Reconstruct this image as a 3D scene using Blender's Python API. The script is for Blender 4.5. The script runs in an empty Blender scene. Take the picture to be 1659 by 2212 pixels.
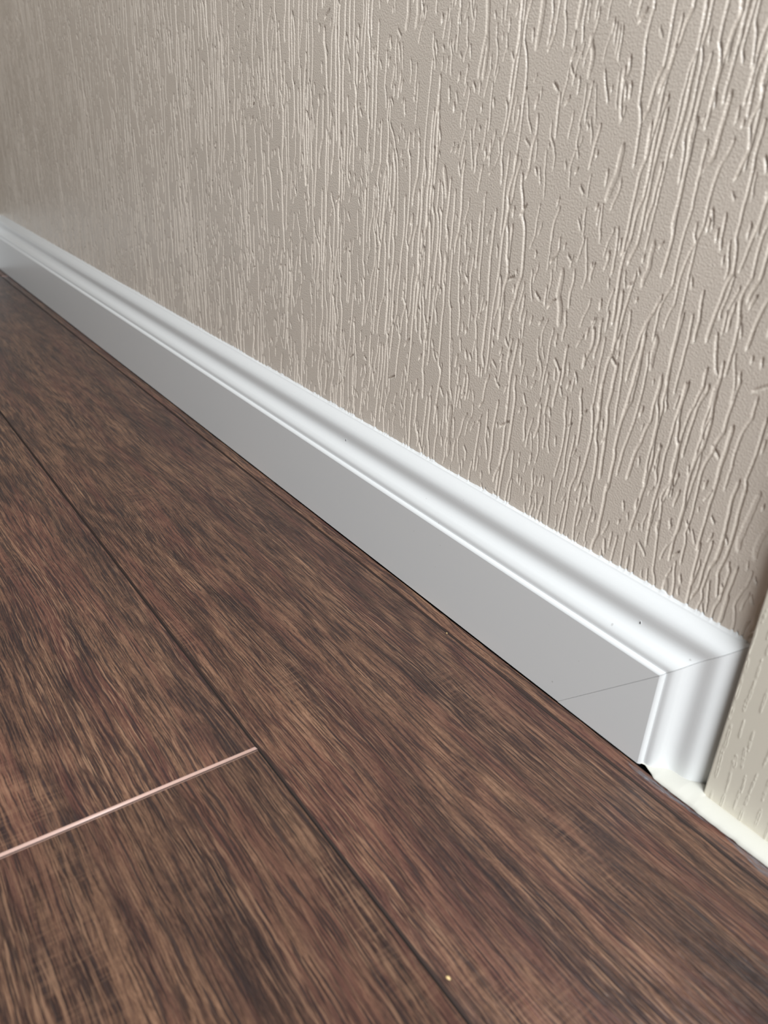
import bpy, math, random
import numpy as np
from mathutils import Vector

S = bpy.context.scene
C = S.collection
rng = np.random.default_rng(7)
random.seed(7)
MM = 0.001

# ---------------------------------------------------------------- camera
cd = bpy.data.cameras.new('camera')
cam = bpy.data.objects.new('camera', cd)
C.objects.link(cam)
cam.location = (0.18160, -0.40641, 0.37919)
cam.rotation_euler = (1.1003, -0.0532, 0.9567)
cd.sensor_fit = 'HORIZONTAL'
cd.sensor_width = 36.0
cd.lens = 36.0 * 1753.7 / 1659
cd.clip_start = 0.01
cd.clip_end = 50
cd.dof.use_dof = True
cd.dof.focus_distance = 0.70
cd.dof.aperture_fstop = 12.0
S.camera = cam

# ---------------------------------------------------------------- world, light, exposure
w = bpy.data.worlds.new('world')
S.world = w
w.use_nodes = True
bg = w.node_tree.nodes['Background']
bg.inputs[0].default_value = (1.0, 0.97, 0.91, 1)
bg.inputs[1].default_value = 0.11

def area_light(name, loc, target, sx, sy, power, col):
    ld = bpy.data.lights.new(name, 'AREA')
    ld.shape = 'RECTANGLE'
    ld.size, ld.size_y = sx, sy
    ld.energy = power
    ld.color = col
    o = bpy.data.objects.new(name, ld)
    C.objects.link(o)
    o.location = loc
    o.rotation_euler = (Vector(target) - Vector(loc)).to_track_quat('-Z', 'Y').to_euler()
    return o

area_light('window_daylight', (1.50, -0.84, 1.95), (-0.3, 0, 0.1), 1.4, 1.2, 122, (0.93, 0.97, 1.0))

S.view_settings.view_transform = 'Standard'
S.view_settings.look = 'None'
S.view_settings.gamma = 1.0
S.view_settings.use_curve_mapping = False
S.view_settings.exposure = 0.0
try:
    S.cycles.use_denoising = True
except Exception:
    pass

# ---------------------------------------------------------------- helpers
def link(name, me, mats, parent=None, smooth=True, **props):
    for m in (mats if isinstance(mats, (list, tuple)) else [mats]):
        me.materials.append(m)
    if smooth:
        me.polygons.foreach_set('use_smooth', np.ones(len(me.polygons), dtype=bool))
    o = bpy.data.objects.new(name, me)
    C.objects.link(o)
    o.parent = parent
    for k, v in props.items():
        o[k] = v
    return o

def quads_mesh(name, co, quads, mat_idx=None):
    co = np.asarray(co, dtype=np.float32)
    quads = np.asarray(quads, dtype=np.int32)
    me = bpy.data.meshes.new(name)
    me.vertices.add(len(co))
    me.vertices.foreach_set('co', co.ravel())
    n = len(quads)
    me.loops.add(n * 4)
    me.loops.foreach_set('vertex_index', quads.ravel())
    me.polygons.add(n)
    me.polygons.foreach_set('loop_start', np.arange(0, n * 4, 4, dtype=np.int32))
    if mat_idx is not None:
        me.polygons.foreach_set('material_index', np.asarray(mat_idx, dtype=np.int32))
    me.update(calc_edges=True)
    return me

def grid_quads(nr, nc, off=0, flip=False):
    i = np.arange(nr - 1)[:, None] * nc + np.arange(nc - 1)[None, :]
    q = np.stack([i, i + 1, i + nc + 1, i + nc], -1).reshape(-1, 4) + off
    return q[:, ::-1] if flip else q

def vnoise(seed, shape_scale):
    """smooth 2D value noise sampler; shape_scale = cell size (u, v) in metres"""
    r = np.random.default_rng(seed)
    tab = r.random((256, 256))
    su, sv = shape_scale
    def f(u, v):
        u = np.asarray(u, float) / su + 97.3
        v = np.asarray(v, float) / sv + 31.7
        iu, iv = np.floor(u).astype(int), np.floor(v).astype(int)
        fu, fv = u - iu, v - iv
        fu, fv = fu * fu * (3 - 2 * fu), fv * fv * (3 - 2 * fv)
        a = tab[iu % 256, iv % 256]; b = tab[(iu + 1) % 256, iv % 256]
        c = tab[iu % 256, (iv + 1) % 256]; d = tab[(iu + 1) % 256, (iv + 1) % 256]
        return (a * (1 - fu) + b * fu) * (1 - fv) + (c * (1 - fu) + d * fu) * fv
    return f

class NT:
    def __init__(self, name):
        self.m = bpy.data.materials.new(name)
        self.m.use_nodes = True
        self.t = self.m.node_tree
        self.b = self.t.nodes['Principled BSDF']
    def n(self, typ, **kw):
        nd = self.t.nodes.new(typ)
        for k, v in kw.items():
            setattr(nd, k, v)
        return nd
    def l(self, a, b):
        self.t.links.new(a, b)
    def setin(self, nd, i, v):
        if hasattr(v, 'is_output') or hasattr(v, 'links'):
            self.l(v, nd.inputs[i])
        else:
            nd.inputs[i].default_value = v
    def math(self, op, a, b=0.0, c=0.0, clamp=False):
        nd = self.n('ShaderNodeMath', operation=op, use_clamp=clamp)
        self.setin(nd, 0, a); self.setin(nd, 1, b); self.setin(nd, 2, c)
        return nd.outputs[0]
    def noise(self, vec, scale=1.0, detail=2.0, rough=0.5, dist=0.0, out=0):
        nd = self.n('ShaderNodeTexNoise')
        self.l(vec, nd.inputs['Vector'])
        nd.inputs['Scale'].default_value = scale
        nd.inputs['Detail'].default_value = detail
        nd.inputs['Roughness'].default_value = rough
        nd.inputs['Distortion'].default_value = dist
        return nd.outputs[out]
    def mapr(self, v, a, b, c=0.0, d=1.0, smooth=False):
        nd = self.n('ShaderNodeMapRange')
        if smooth:
            nd.interpolation_type = 'SMOOTHSTEP'
        self.l(v, nd.inputs[0])
        for i, x in enumerate((a, b, c, d)):
            nd.inputs[i + 1].default_value = x
        return nd.outputs[0]
    def vec(self, x, y, z=0.0):
        nd = self.n('ShaderNodeCombineXYZ')
        self.setin(nd, 0, x); self.setin(nd, 1, y); self.setin(nd, 2, z)
        return nd.outputs[0]
    def mix(self, f, a, b, blend='MIX'):
        nd = self.n('ShaderNodeMix', data_type='RGBA', blend_type=blend)
        self.setin(nd, 0, f)
        for i, v in ((6, a), (7, b)):
            if isinstance(v, tuple):
                nd.inputs[i].default_value = (*v, 1) if len(v) == 3 else v
            else:
                self.l(v, nd.inputs[i])
        return nd.outputs[2]
    def bump(self, h, strength, dist):
        nd = self.n('ShaderNodeBump')
        nd.inputs['Strength'].default_value = strength
        nd.inputs['Distance'].default_value = dist
        self.l(h, nd.inputs['Height'])
        self.l(nd.outputs[0], self.b.inputs['Normal'])
        return nd
    def pos(self):
        return self.n('ShaderNodeNewGeometry').outputs['Position']
    def xyz(self, v):
        nd = self.n('ShaderNodeSeparateXYZ')
        self.l(v, nd.inputs[0])
        return nd.outputs

def srgb(r, g, b):
    f = lambda c: (c / 255 / 12.92) if c <= 10 else (((c / 255) + 0.055) / 1.055) ** 2.4
    return (f(r), f(g), f(b))

# ---------------------------------------------------------------- materials
def mat_wallpaper():
    k = NT('embossed_taupe_wallpaper')
    p = k.pos()
    n1 = k.noise(p, 750, 2, 0.6)
    n2 = k.noise(p, 14, 2)
    col = k.mix(k.mapr(n2, 0.3, 0.7), (0.65, 0.578, 0.498), (0.685, 0.608, 0.525))
    k.l(col, k.b.inputs['Base Color'])
    k.b.inputs['Roughness'].default_value = 0.36
    k.b.inputs['Specular IOR Level'].default_value = 1.0
    k.bump(n1, 0.9, 0.00045)
    return k.m

def mat_paint(name, col, rough=0.35, specks=True, bump=0.06):
    k = NT(name)
    p = k.pos()
    if specks:
        s = k.noise(p, 260, 1, 0.5)
        msk = k.mapr(k.noise(p, 22, 1), 0.5, 0.62)
        f = k.math('MULTIPLY', k.mapr(s, 0.79, 0.82), msk)
        f = k.math('MULTIPLY', f, 0.5)
        k.l(k.mix(f, col, (0.25, 0.23, 0.21)), k.b.inputs['Base Color'])
    else:
        k.b.inputs['Base Color'].default_value = (*col, 1)
    k.b.inputs['Roughness'].default_value = rough
    k.bump(k.noise(p, 350, 2), bump, 0.0002)
    return k.m

def mat_wood():
    k = NT('dark_wood_laminate')
    x, y, z = k.xyz(k.pos())
    at = k.n('ShaderNodeAttribute', attribute_name='plank')
    pid = at.outputs['Fac']
    zz = k.math('MULTIPLY', pid, 7.31)
    # slow wander of the grain direction
    wv = k.noise(k.vec(k.math('MULTIPLY', x, 3.2), k.math('MULTIPLY', y, 9.0), zz), 1, 1)
    yw = k.math('ADD', y, k.math('MULTIPLY', k.math('SUBTRACT', wv, 0.5), 0.022))
    wv2 = k.noise(k.vec(k.math('MULTIPLY', x, 34.0), k.math('MULTIPLY', y, 60.0), zz), 1, 2)
    yw = k.math('ADD', yw, k.math('MULTIPLY', k.math('SUBTRACT', wv2, 0.5), 0.0022))
    def layer(sx, sy, det=2, rough=0.5, off=0.0):
        return k.noise(k.vec(k.math('MULTIPLY', x, sx), k.math('MULTIPLY', yw, sy), k.math('ADD', zz, off)), 1, det, rough)
    rings = k.mapr(k.math('SINE', k.math('MULTIPLY', layer(2.2, 9.0, 1), 120.0)), -1, 1)
    broad = layer(2.4, 34.0, 2, 0.5, 3.0)
    streak = layer(7.0, 130.0, 3, 0.6, 8.0)
    blotch = layer(6.0, 20.0, 2, 0.5, 9.0)
    grain = layer(20.0, 480.0, 3, 0.7, 5.0)
    fine = layer(30.0, 1150.0, 2, 0.55, 1.0)
    speck = layer(300.0, 1300.0, 2, 0.6, 2.0)
    def dev(f, lo, hi, wgt):
        return k.math('MULTIPLY', k.math('SUBTRACT', k.mapr(f, lo, hi), 0.5), wgt)
    v = 0.5
    for f, lo, hi, wgt in ((broad, 0.3, 0.7, 0.22), (streak, 0.3, 0.7, 0.28), (blotch, 0.3, 0.7, 0.24),
                           (grain, 0.33, 0.67, 0.40), (rings, 0, 1, 0.15), (speck, 0.25, 0.75, 0.30)):
        v = k.math('ADD', dev(f, lo, hi, wgt), v)
    ramp = k.n('ShaderNodeValToRGB')
    cr = ramp.color_ramp
    cr.elements[0].position = 0.10; cr.elements[0].color = (*srgb(42, 31, 31), 1)
    cr.elements[1].position = 0.92; cr.elements[1].color = (*srgb(142, 108, 86), 1)
    for ps, c in ((0.34, srgb(67, 47, 40)), (0.52, srgb(90, 64, 52)), (0.70, srgb(112, 82, 64))):
        e = cr.elements.new(ps); e.color = (*c, 1)
    k.l(v, ramp.inputs[0])
    col = ramp.outputs[0]
    rmask = k.mapr(layer(5.0, 48.0, 2, 0.5, 15.0), 0.48, 0.66)
    col = k.mix(k.math('MULTIPLY', rmask, 0.40), col, srgb(106, 64, 56), 'MIX')
    dmask = k.mapr(layer(4.0, 30.0, 2, 0.5, 35.0), 0.42, 0.62)
    hair = k.math('MULTIPLY', k.mapr(fine, 0.55, 0.60), k.mapr(dmask, 0, 1, 0.22, 0.68))
    col = k.mix(hair, col, srgb(150, 116, 92))
    pore = k.mapr(layer(28.0, 820.0, 2, 0.6, 21.0), 0.47, 0.38)
    col = k.mix(k.math('MULTIPLY', pore, 0.80), col, srgb(44, 34, 36))
    # faint cross-grain ripple in patches
    chat = k.noise(k.vec(k.math('MULTIPLY', x, 420.0), k.math('MULTIPLY', y, 45.0), zz), 1, 1, 0.5)
    cm = k.mapr(k.noise(k.vec(k.math('MULTIPLY', x, 8.0), k.math('MULTIPLY', y, 22.0), k.math('ADD', zz, 4.0)), 1, 1), 0.56, 0.68)
    cf = k.math('MULTIPLY', k.math('MULTIPLY', k.mapr(chat, 0.50, 0.62), cm), 0.22)
    col = k.mix(cf, col, srgb(140, 106, 84))
    k.l(col, k.b.inputs['Base Color'])
    h = k.math('ADD', k.math('MULTIPLY', fine, 0.9), k.math('MULTIPLY', grain, 1.2))
    h = k.math('SUBTRACT', h, k.math('MULTIPLY', pore, 0.5))
    k.bump(h, 1.0, 0.0009)
    k.b.inputs['Roughness'].default_value = 0.39
    k.b.inputs['Specular IOR Level'].default_value = 0.50
    return k.m

def mat_plain(name, col, rough=0.5, var=0.12, scale=400):
    k = NT(name)
    n = k.noise(k.pos(), scale, 3)
    dark = tuple(c * (1 - var) for c in col)
    k.l(k.mix(n, dark, col), k.b.inputs['Base Color'])
    k.b.inputs['Roughness'].default_value = rough
    return k.m

M_WALL = mat_wallpaper()
M_WHITE = mat_paint('white_gloss_paint', (0.70, 0.71, 0.71), 0.34)
M_CREAM = mat_paint('cream_wood_effect_film', (0.71, 0.665, 0.565), 0.42)
M_CAULK = mat_paint('cream_white_sealant', (0.60, 0.588, 0.53), 0.42)
M_WOOD = mat_wood()
M_BEVEL = mat_plain('brown_painted_bevel', srgb(44, 26, 18), 0.8)
M_ENDBEVEL = mat_plain('pale_end_bevel', srgb(190, 158, 146), 0.4)  # plank-end bevels get a paler colour than the long bevels
M_CORE = mat_plain('dark_gap', (0.008, 0.006, 0.005), 0.9)
M_HOLE = mat_plain('dark_hole', (0.03, 0.028, 0.026), 0.8)
def mat_smear():
    k = NT('grey_sealant_film')
    x, y, z = k.xyz(k.pos())
    n = k.noise(k.vec(k.math('MULTIPLY', x, 130.0), k.math('MULTIPLY', y, 1100.0), 0.0), 1, 3, 0.6)
    k.b.inputs['Base Color'].default_value = (*srgb(128, 126, 130), 1)
    k.b.inputs['Roughness'].default_value = 0.35
    k.l(k.mapr(n, 0.38, 0.68, 0.05, 0.85), k.b.inputs['Alpha'])
    return k.m
M_SMEAR = mat_smear()
M_CRUMB = mat_plain('pale_crumb', srgb(225, 195, 140), 0.6)

# ---------------------------------------------------------------- layout (metres)
H = 0.110            # height of the skirting
T = 0.0238           # its thickness at the face
X_CORNER = -1.835     # room corner on the left
Z1 = 0.0722          # top of the flat face
CX0, CX1, CY = 0.0033, 0.096, -0.0118   # cream casing: left edge, right edge, face

# moulding profile: (height, setback from face) in mm
PROF = [(0.7, 1.5), (0.7, 0.0), (30, 0.0), (60, 0.0), (71.2, 0.0), (71.9, 0.05), (72.5, 0.3), (73.2, 0.8), (73.7, 1.5),
        (73.9, 2.3), (74.0, 3.0), (74.3, 3.4), (75.3, 3.5), (76.8, 3.55), (78.4, 3.9), (80.0, 4.8), (81.8, 6.4),
        (83.4, 8.4), (85.0, 10.2), (86.8, 11.6), (88.8, 12.5), (91.0, 12.9), (93.2, 12.95), (95.5, 12.9), (98.0, 13.0),
        (100.2, 13.5), (102.4, 14.6), (104.4, 16.2), (106.2, 18.0), (107.8, 19.8), (109.2, 21.3), (110.0, 21.9),
        (110.0, 23.75)]
PROF = np.array(PROF) * MM

def smooth_prof(pts, n=5):
    out = [pts[0], pts[1]]
    for i in range(1, len(pts) - 2):
        p0, p1, p2, p3 = pts[i - 1], pts[i], pts[i + 1], pts[i + 2]
        if i < 4 or i > len(pts) - 4:
            out.append(p2); continue
        for s in range(1, n + 1):
            t = s / n
            out.append(0.5 * ((2 * p1) + (-p0 + p2) * t + (2 * p0 - 5 * p1 + 4 * p2 - p3) * t * t + (-p0 + 3 * p1 - 3 * p2 + p3) * t ** 3))
    out.append(pts[-1])
    return np.array(out)

PR = smooth_prof(PROF)

def prof_setback(h):
    """setback of the moulding surface at height h above the floor (metres)"""
    return float(np.interp(h, PR[1:-1, 0], PR[1:-1, 1]))

# ---------------------------------------------------------------- wallpapered wall (relief is real geometry)
def steps(a, b, fn):
    xs = [a]
    while xs[-1] > b:
        xs.append(xs[-1] - fn(xs[-1]))
    xs[-1] = b
    return np.array(xs[::-1])

gx = steps(0.012, X_CORNER, lambda x: 0.00045 if x > -0.45 else (0.00045 + (-x - 0.45) * 0.0011 if x > -1.1 else 0.00125))
gz = np.arange(0.098, 0.62, 0.00095)
NX, NZ = len(gx), len(gz)
relief = np.zeros((NZ, NX), dtype=np.float32)

flow = vnoise(3, (0.085, 0.16))
flow2 = vnoise(5, (0.022, 0.05))
kind = vnoise(8, (0.030, 0.075))
kind2 = vnoise(9, (0.09, 0.2))

def carve(z0, L, x0, wid, dep, wig, slope0, flat=0.0):
    n = max(4, int(L / 0.003) + 2)
    zs = np.linspace(z0, z0 - L, n)
    xs = np.empty(n); x = x0
    d = 0.0
    for i in range(n):
        xs[i] = x
        d = 0.62 * d + rng.normal() * wig
        if rng.random() < 0.06:
            d += rng.choice([-1, 1]) * 0.5
        sl = slope0 + (flow(x, zs[i]) - 0.5) * 0.09 + d
        x -= sl * (L / (n - 1)) * 0.9
    i0, i1 = np.searchsorted(gz, z0 - L), np.searchsorted(gz, z0)
    if i1 - i0 < 2:
        return
    zr = gz[i0:i1]
    cx = np.interp(zr, zs[::-1], xs[::-1])
    slope = np.gradient(cx, zr) if len(zr) > 2 else np.zeros_like(cx)
    e = np.minimum(zr - (z0 - L), z0 - zr) / (wid * 1.3)
    cap = np.sqrt(np.clip(1 - (1 - np.clip(e, 0, 1)) ** 2, 0, 1))
    wv = wid * (0.9 + 0.25 * (flow2(cx, zr) - 0.5) * 2) * cap * np.sqrt(1 + slope ** 2)
    j0, j1 = np.searchsorted(gx, cx.min() - wid), np.searchsorted(gx, cx.max() + wid)
    if j1 - j0 < 2:
        return
    # strokes rarely run over one another
    jc = np.clip(np.searchsorted(gx, cx), 0, NX - 1)
    off = 3
    rows_ = np.arange(i0, i1)
    occ = np.minimum(np.minimum(relief[rows_, jc], relief[rows_, np.clip(jc + off, 0, NX - 1)]), relief[rows_, np.clip(jc - off, 0, NX - 1)])
    if (occ < -0.08 * MM).mean() > 0.12 and rng.random() < 0.93:
        return
    u = (gx[None, j0:j1] - cx[:, None]) / np.maximum(wv[:, None] * 0.5, 1e-5)
    a = np.abs(u)
    if flat > 0:
        a = np.clip((a - flat) / (1 - flat), 0, None)
    g = np.clip((1 - np.clip(a, 0, 1) ** 1.5) * 1.18 - 0.03, 0, 1)
    g = g * np.clip(cap * 1.4, 0, 1)[:, None]
    blk = relief[i0:i1, j0:j1]
    np.minimum(blk, (-dep * g).astype(np.float32), out=blk)

def wallpaper_strokes():
    area_w, area_h = (0.02 - X_CORNER), 0.60
    n = int(area_w * area_h * 1e6 * 0.0155)
    for _ in range(n):
        x0 = X_CORNER + rng.random() * area_w
        z0 = 0.09 + rng.random() * 0.60
        kd = kind(x0, z0) * 0.6 + kind2(x0, z0) * 0.4
        r = rng.random()
        if kd > 0.47 and r < 0.66:
            L = rng.uniform(0.035, 0.130); wid = rng.uniform(1.9, 2.9); wig = 0.055; sl = rng.normal() * 0.02
        elif r < 0.62:
            L = rng.uniform(0.008, 0.030); wid = rng.uniform(1.4, 2.4); wig = 0.15; sl = rng.normal() * 0.06
        elif r < 0.965:
            L = rng.uniform(0.003, 0.009); wid = rng.uniform(1.6, 2.5); wig = 0.30; sl = rng.normal() * 0.30
        elif r < 0.975:
            L = rng.uniform(0.004, 0.008); wid = rng.uniform(1.8, 2.8); wig = 0.2; sl = rng.choice([-1, 1]) * rng.uniform(0.8, 1.5)
        else:
            L = rng.uniform(0.02, 0.06); wid = rng.uniform(4.0, 5.5); wig = 0.14; sl = 0
            carve(z0, L, x0, wid * MM, 0.7 * MM, wig, sl, 0.5)
            continue
        carve(z0, L, x0, wid * MM, rng.uniform(1.10, 1.45) * MM * min(1.0, wid / 2.5), wig, sl)

wallpaper_strokes()

def build_wall_back():
    GXX, GZZ = np.meshgrid(gx, gz)
    co = np.stack([GXX, relief, GZZ], -1).reshape(-1, 3)
    co[:, 1] *= -1          # grooves go into the wall (+y)
    q = grid_quads(NZ, NX)
    base = len(co)
    # plain remainder: below (behind skirting), above, right of casing, back
    x0, x1, zt = gx[0], 0.9, 2.5
    ext = [(x0, 0, 0), (gx[-1], 0, 0), (gx[-1], 0, gz[0]), (x0, 0, gz[0]),
           (x0, 0, gz[-1]), (gx[-1], 0, gz[-1]), (gx[-1], 0, zt), (x0, 0, zt),
           (x0, 0.12, 0), (gx[-1], 0.12, 0), (gx[-1], 0.12, zt), (x0, 0.12, zt)]
    eq = [(0, 1, 2, 3), (4, 5, 6, 7), (9, 8, 11, 10), (7, 6, 10, 11), (1, 9, 10, 6), (8, 0, 7, 11)]
    q = np.concatenate([q, np.array(eq) + base])
    co = np.concatenate([co, np.array(ext)])
    me = quads_mesh('wall_back', co, q)
    link('wall_back', me, M_WALL, kind='structure')

build_wall_back()

def box_mesh(name, x0, x1, y0, y1, z0, z1):
    co = [(x0, y0, z0), (x1, y0, z0), (x1, y1, z0), (x0, y1, z0), (x0, y0, z1), (x1, y0, z1), (x1, y1, z1), (x0, y1, z1)]
    q = [(0, 3, 2, 1), (4, 5, 6, 7), (0, 1, 5, 4), (1, 2, 6, 5), (2, 3, 7, 6), (3, 0, 4, 7)]
    return quads_mesh(name, co, q)

link('wall_left', box_mesh('wall_left', X_CORNER - 0.12, X_CORNER, -3.0, 0.12, 0, 2.5), M_WALL, smooth=False, kind='structure')

# ---------------------------------------------------------------- laminate floor: one mesh, planks with bevelled edges
def build_floor():
    YA, P = -0.2261, 0.1881
    joint0 = -0.1810
    PL = 1.845
    co, q, mi, pid = [], [], [], []
    bw, bd = 1.05 * MM, 1.0 * MM
    thick = 0.008
    def plank(x0, x1, y0, y1, k):
        b = len(co)
        g = 0.30 * MM
        ex = 1.7 * MM
        X0, X1, Y0, Y1 = x0 + g, x1 - g, y0 + g, y1 - g
        rings = [(X0 + ex, X1 - ex, Y0 + bw, Y1 - bw, 0.0), (X0, X1, Y0, Y1, -bd), (X0, X1, Y0, Y1, -thick)]
        for a, c, d, e, z in rings:
            co.extend([(a, d, z), (c, d, z), (c, e, z), (a, e, z)])
        q.append((b, b + 1, b + 2, b + 3)); mi.append(0)
        for r in range(2):
            for s in range(4):
                i, j = b + r * 4 + s, b + r * 4 + (s + 1) % 4
                q.append((j, i, i + 4, j + 4))
                mi.append((2 if s in (1, 3) else 1) if r == 0 else 3)
        pid.extend([k * 0.61803 % 1.0 * 10] * 12)
    k = 1
    yt = YA + 2 * P
    r = 0
    while yt > -3.0:
        off = {0: 0.165, 1: 0.158, 2: 0.0}.get(r, random.uniform(0.2, 1.0))
        x = joint0 + off * PL - 3 * PL
        ytop = min(yt, -T + 0.0004)
        while x < 1.8:
            xa, xb = max(x, X_CORNER - 0.1), min(x + PL, 1.8)
            if xb - xa > 0.01:
                plank(xa, xb, yt - P, ytop, k)
            k += 1
            x += PL
        yt -= P
        r += 1
    me = quads_mesh('floor', co, q, mi)
    a = me.attributes.new('plank', 'FLOAT', 'POINT')
    a.data.foreach_set('value', np.array(pid, dtype=np.float32))
    # underlay slab closes the gaps
    o = link('floor', me, [M_WOOD, M_BEVEL, M_ENDBEVEL, M_CORE], smooth=False, kind='structure')
    link('underlay', box_mesh('underlay', X_CORNER - 0.1, 1.8, -3.0, 0.11, -0.03, -0.008), M_CORE, parent=o, smooth=False)

build_floor()

# ---------------------------------------------------------------- skirting board with mitred return
GAP = 0.00012

def sweep(name, f0, f1, to3d, mat, extra=None):
    """profile strip between end functions, subdivided once, closed with a back and end caps"""
    n = len(PR)
    ends = []
    N = 2
    for j in range(N):
        t = j / (N - 1)
        for h, s in PR:
            a, b = f0(h), f1(h)
            ends.append(to3d(a + (b - a) * t, h, -T + s))
        for h, s in PR[[-1, 0]]:
            a, b = f0(h), f1(h)
            ends.append(to3d(a + (b - a) * t, h, -0.00002 if h > 0.05 else -0.00002))
    m = n + 2
    q = []
    for i in range(m):
        i2 = (i + 1) % m
        q.append((i, i2, i2 + m, i + m))
    me = bpy.data.meshes.new(name)
    faces = [tuple(a) for a in q] + [tuple(range(m))[::-1], tuple(range(m, 2 * m))]
    me.from_pydata([tuple(v) for v in ends], [], faces)
    me.update()
    return me

import bmesh
def finish_sweep(me):
    bm = bmesh.new(); bm.from_mesh(me)
    bmesh.ops.recalc_face_normals(bm, faces=bm.faces)
    for f in bm.faces:
        f.smooth = len(f.verts) == 4
    for e in bm.edges:
        if len(e.link_faces) == 2 and e.calc_face_angle(0) > math.radians(35):
            e.smooth = False
    bm.to_mesh(me); bm.free()
    return me

me = sweep('baseboard_back', lambda h: X_CORNER + T, lambda h: -(H - h) - GAP, lambda a, h, y: (a, y, h), M_WHITE)
base_back = link('baseboard_back', finish_sweep(me), M_WHITE, smooth=False, kind='structure')

me = sweep('trim_1', lambda h: 0.0004, lambda h: max(h - GAP * 1.5, 0.0006), lambda a, h, y: (-(H - h), y, a), M_WHITE)
trim1 = link('trim_1', finish_sweep(me), M_WHITE, smooth=False, kind='structure')

# skirting on the left wall, meeting in the corner
me = sweep('baseboard_left', lambda h: -2.9, lambda h: -0.0001, lambda a, h, y: (X_CORNER - y, a, h), M_WHITE)
link('baseboard_left', finish_sweep(me), M_WHITE, smooth=False, kind='structure')

# paint-and-filler line over the top edge of the skirting
def build_caulk_line():
    xs = np.concatenate([np.arange(X_CORNER + 0.03, -0.5, 0.002), np.arange(-0.5, -0.003, 0.0007)])
    n1, n2 = vnoise(21, (0.0035, 1)), vnoise(22, (0.03, 1))
    hgt = (0.9 + 0.9 * n1(xs, 0 * xs) ** 2 + 1.0 * n2(xs, 0 * xs)) * MM
    # filler runs up into the grooves of the wallpaper
    rr = relief[np.searchsorted(gz, 0.1115)][np.clip(np.searchsorted(gx, xs), 0, NX - 1)]
    hgt = hgt + np.clip(-rr / (0.7 * MM), 0, 1) * 0.6 * MM
    end = np.clip((-0.001 - xs) / 0.006, 0, 1)
    rows = []
    K = 5
    for k in range(K):
        t = k / (K - 1)
        y = -0.0022 * (1 - t) ** 1.8 + 0.00045 * (t > 0.99)
        z = H - 0.0003 + (hgt + 0.0003) * t * (0.3 + 0.7 * end)
        rows.append(np.stack([xs, np.full_like(xs, y), z], -1))
    back = np.stack([xs, np.full_like(xs, 0.0006), np.full_like(xs, H - 0.0003)], -1)
    co = np.concatenate(rows + [back])
    q = grid_quads(K + 1, len(xs))
    link('filler_line', quads_mesh('filler_line', co, q), M_WHITE, parent=base_back, label='wavy white filler line along the top edge')

build_caulk_line()

# ---------------------------------------------------------------- cream wood-effect casing at the right
def build_casing():
    xs = np.arange(CX0 + 0.0012, CX1 - 0.001, 0.00038)
    zs = np.arange(0.0006, 0.45, 0.00065)
    hf = np.zeros((len(zs), len(xs)), dtype=np.float32)
    r = np.random.default_rng(11)
    wob = vnoise(31, (0.012, 0.05))
    jit = vnoise(33, (0.0007, 0.0016))
    marks = []
    lx = CX0 + 0.004
    while lx < CX1:
        z = r.uniform(-0.01, 0.01)
        while z < 0.47:
            L = r.uniform(0.007, 0.030)
            marks.append((z + L, L, lx + r.normal() * 0.0011))
            z += L * r.uniform(0.75, 1.25) + (0.012 if r.random() < 0.25 else 0)
        lx += r.uniform(0.0045, 0.0085)
    for z0, L, lane in marks:
        wd = r.uniform(0.3, 0.65) * MM
        i0, i1 = np.searchsorted(zs, z0 - L), np.searchsorted(zs, z0)
        if i1 - i0 < 4: continue
        z = zs[i0:i1]
        cx = lane + (wob(lane, z) - 0.5) * 0.006
        t = (z - z[0]) / (z[-1] - z[0])
        half = wd * np.sqrt(np.clip(np.sin(np.pi * t), 0, 1)) * (0.8 + 0.6 * jit(lane + 0 * z, z))
        d = np.abs(np.abs(xs[None] - cx[:, None]) - half[:, None])
        brk = 0.35 + 0.65 * (jit(lane + 0.05 + 0 * z, z) > 0.35)
        g = np.exp(-(d / (0.21 * MM)) ** 2) * brk[:, None]
        hf[i0:i1] = np.maximum(hf[i0:i1], 0.34 * MM * g * np.clip(np.sin(np.pi * t) * 4, 0, 1)[:, None])
    GX, GZ = np.meshgrid(xs, zs)
    co = np.stack([GX, CY - hf, GZ], -1).reshape(-1, 3)
    nr, nc = len(zs), len(xs)
    q = list(grid_quads(nr, nc))
    b = len(co)
    # rounded left and right edges + sides + back, lower (detailed) and upper (plain) part
    zt = 2.1
    prof = [(0.0012, 0.0), (0.0008, 0.00008), (0.0004, 0.0003), (0.0001, 0.0007), (0.0, 0.0012), (0.0, -CY - 0.00002)]
    cols = [(CX0 + a, CY + d) for a, d in prof]
    cols_r = [(CX1 - a, CY + d) for a, d in prof]
    ring = cols[::-1] + cols_r          # front boundary left->right
    extra = [(x, y, z) for z in (zs[0], zs[-1], zt) for x, y in ring]
    n = len(ring)
    for lev in range(2):
        for i in range(n - 1):
            if lev == 0 and i == len(cols) - 1:
                continue                # detailed grid fills this
            a = b + lev * n + i
            q.append(np.array((a, a + 1, a + 1 + n, a + n)))
        a, c = b + lev * n, b + lev * n + n - 1
        q.append(np.array((c, a, a + n, c + n)))
    co = np.concatenate([co, np.array(extra)])
    # align grid borders to the edge columns
    me = quads_mesh('trim_2', co, np.array(q))
    link('trim_2', me, M_CREAM, kind='structure')

build_casing()

# closed door leaf beyond the casing, out of the frame to the right
link('door_1', box_mesh('door_1', CX1 - 0.0002, 0.88, -0.004, 0.036, 0.006, 2.06), M_CREAM, smooth=False, kind='structure')

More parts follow.
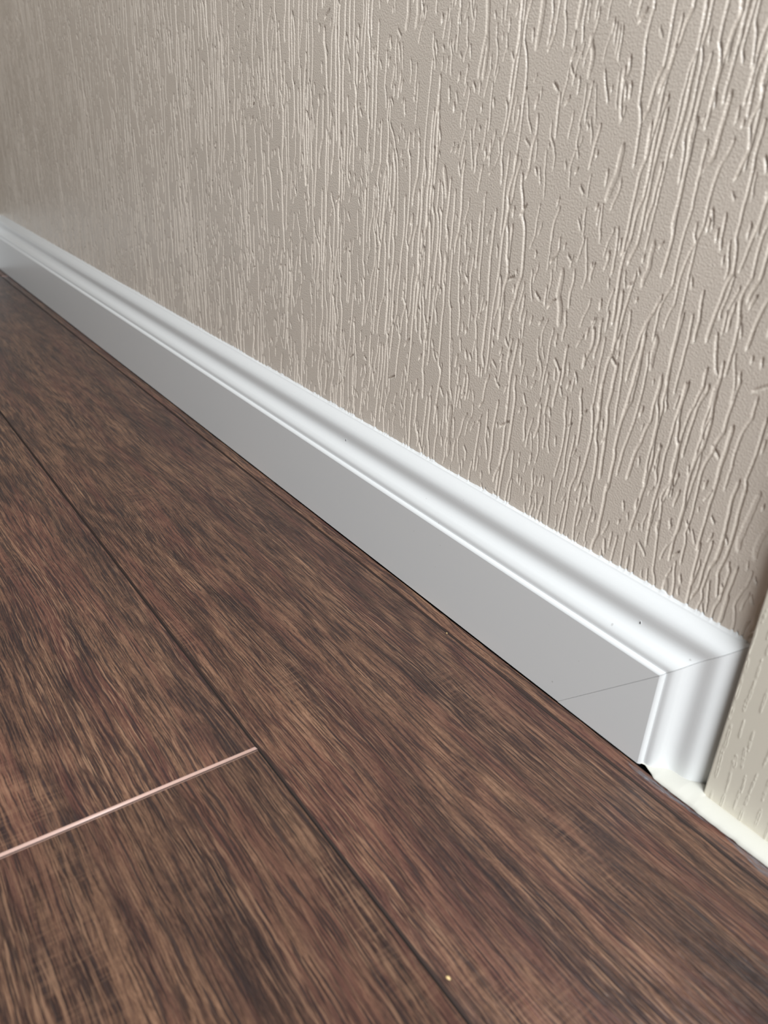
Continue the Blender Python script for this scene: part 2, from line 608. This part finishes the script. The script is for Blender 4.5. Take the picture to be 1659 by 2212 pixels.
# ---------------------------------------------------------------- sealant bead along the foot of the casing
def build_bead():
    xs = np.concatenate([np.arange(-0.0365, 0.012, 0.0005), np.arange(0.012, 0.60, 0.0012)])
    n1, n2 = vnoise(41, (0.004, 1)), vnoise(42, (0.02, 1))
    K = 9
    rows = [[] for _ in range(K + 2)]
    def inner(x):
        if x < -0.001:
            return -T + prof_setback(H + x)
        return -0.0035 if x < CX0 else CY
    for x in xs:
        yin = float(np.mean([inner(x + d) for d in np.linspace(-0.0022, 0.0022, 12)])) + 0.0006
        t0 = min(1.0, max(0.0, (x + 0.0365) / 0.014))
        t0 = t0 * t0 * (3 - 2 * t0)
        yf = (-T - 0.0002) * t0 + (yin - 0.001) * (1 - t0) - 0.0018 * t0 + 0.0007 * (n1(x, 0) - 0.5) + 0.0008 * (n2(x, 0) - 0.5)
        zt = (0.0008 + 0.0026 * t0 ** 1.2 * min(1, max(0.3, (x + 0.0365) / 0.03))) * (0.9 + 0.25 * (n2(x, 0.5)))
        zb = 0.00055 + 0.0004 * n1(x, 3)
        for k in range(K):
            a = k / (K - 1) * math.pi / 2
            y = yf + (yin - yf) * (1 - math.cos(a)) 
            a2 = k / (K - 1) * math.pi * 0.80
            y = yf + (yin - yf) * (1 - math.cos(a2)) / (1 - math.cos(math.pi * 0.80))
            z = zb + (zt * 1.25 - zb) * (0.12 + 0.88 * math.sin(a2)) if k else zb
            rows[k].append((x, y, z))
        rows[K].append((x, yin + 0.002, zb))
        rows[K + 1].append((x, yf, zb))
    co = np.array([p for r_ in rows for p in r_])
    me = quads_mesh('sealant_bead', co, grid_quads(K + 2, len(xs)))
    o = link('sealant_bead', me, M_CAULK)
    o['label'] = 'cream white bead of sealant along the foot of the wood-effect casing'
    o['category'] = 'sealant'

build_bead()

# ---------------------------------------------------------------- film smears on the floor beside the bead
def blob_strip(name, pts, label, seed):
    """thin irregular film: pts = (x, y_centre, half_width) in mm"""
    r = vnoise(seed, (0.0025, 1))
    pts = np.array(pts, float) * MM
    xs = np.arange(pts[0, 0], pts[-1, 0], 0.0006)
    yc = np.interp(xs, pts[:, 0], pts[:, 1]); hw = np.interp(xs, pts[:, 0], pts[:, 2])
    co = []
    for j in range(5):
        s = (j - 2) / 2
        y = yc + s * hw * (0.65 + 0.8 * r(xs, s * 3.0 + 0 * xs))
        z = 0.00005 + 0.00022 * (1 - s * s) * np.clip(hw / 0.001, 0, 1)
        co.append(np.stack([xs, y, z], -1))
    me = quads_mesh(name, np.concatenate(co), grid_quads(5, len(xs)))
    o = link(name, me, M_SMEAR)
    o['label'] = label
    o['category'] = 'smear'
    return o

blob_strip('sealant_smear', [(-43, -27.5, 0.1), (-36, -28.6, 1.3), (-26, -28.6, 2.0), (-16, -28.4, 2.0), (-6, -28.0, 1.6), (4, -27.4, 1.2), (14, -26.9, 0.5), (22, -26.6, 0.1)],
           'grey smear of sealant on the floor below the foot of the mitred vertical trim', 51)
blob_strip('sealant_smear', [(30, -26.5, 0.1), (42, -27.6, 1.6), (55, -28.6, 3.0), (70, -28.8, 3.0), (90, -28.5, 2.0), (110, -27.5, 0.2)],
           'grey smear of sealant on the floor below the cream casing at the right edge', 52)

# ---------------------------------------------------------------- nail holes in the moulding
def nail_hole(x, h, rad):
    s = prof_setback(h); s2 = prof_setback(h + 0.0008)
    slope = (s2 - s) / 0.0008
    nrm = Vector((0, -1, slope)).normalized()
    base = Vector((x, -T + s, h)) + nrm * 0.00003
    u = Vector((1, 0, 0)); v = nrm.cross(u)
    co, q = [], []
    N = 14
    rr = [(0.25, 0.02), (0.75, 0.03), (1.0, 0.16), (1.25, 0.20), (1.6, 0.05), (1.9, -0.08)]
    for a, hh in rr:
        for k in range(N):
            an = 2 * math.pi * k / N
            jj = 1 + 0.15 * math.sin(3 * an + x * 900)
            co.append(base + (u * math.cos(an) * 0.8 + v * math.sin(an) * 1.2) * rad * a * jj + nrm * rad * hh)
    for i in range(len(rr) - 1):
        for k in range(N):
            q.append((i * N + k, (i + 1) * N + k, (i + 1) * N + (k + 1) % N, i * N + (k + 1) % N))
    mi = [0 if i < 2 else 1 for i in range(len(rr) - 1) for _ in range(N)]
    me = quads_mesh('nail_hole', np.array([tuple(c) for c in co]), np.array(q), mi)
    link('nail_hole', me, [M_HOLE, M_WHITE], parent=base_back, label='small dark nail hole in the white moulding')

nail_hole(-0.0672, 0.0895, 0.00075)
nail_hole(-0.415, 0.0900, 0.0008)

# ---------------------------------------------------------------- crumbs on the floor
def crumb(x, y, r, label):
    bm = bmesh.new()
    bmesh.ops.create_icosphere(bm, subdivisions=2, radius=r)
    rr = random.Random(int(x * 1e5))
    for v in bm.verts:
        v.co *= 0.75 + 0.5 * rr.random()
        v.co.z = v.co.z * 0.6 + r * 0.5
        v.co.x *= 1.5
    me = bpy.data.meshes.new('crumb')
    bm.to_mesh(me); bm.free()
    o = link('crumb', me, M_CRUMB)
    o.location = (x, y, 0.0)
    o['label'] = label
    o['category'] = 'crumb'

crumb(0.0075, -0.2207, 0.0009, 'pale yellow crumb on the plank right of the long floor seam, near the bottom edge')
crumb(-0.2166, -0.0392, 0.0005, 'tiny white speck on the floor seam beside the skirting board')
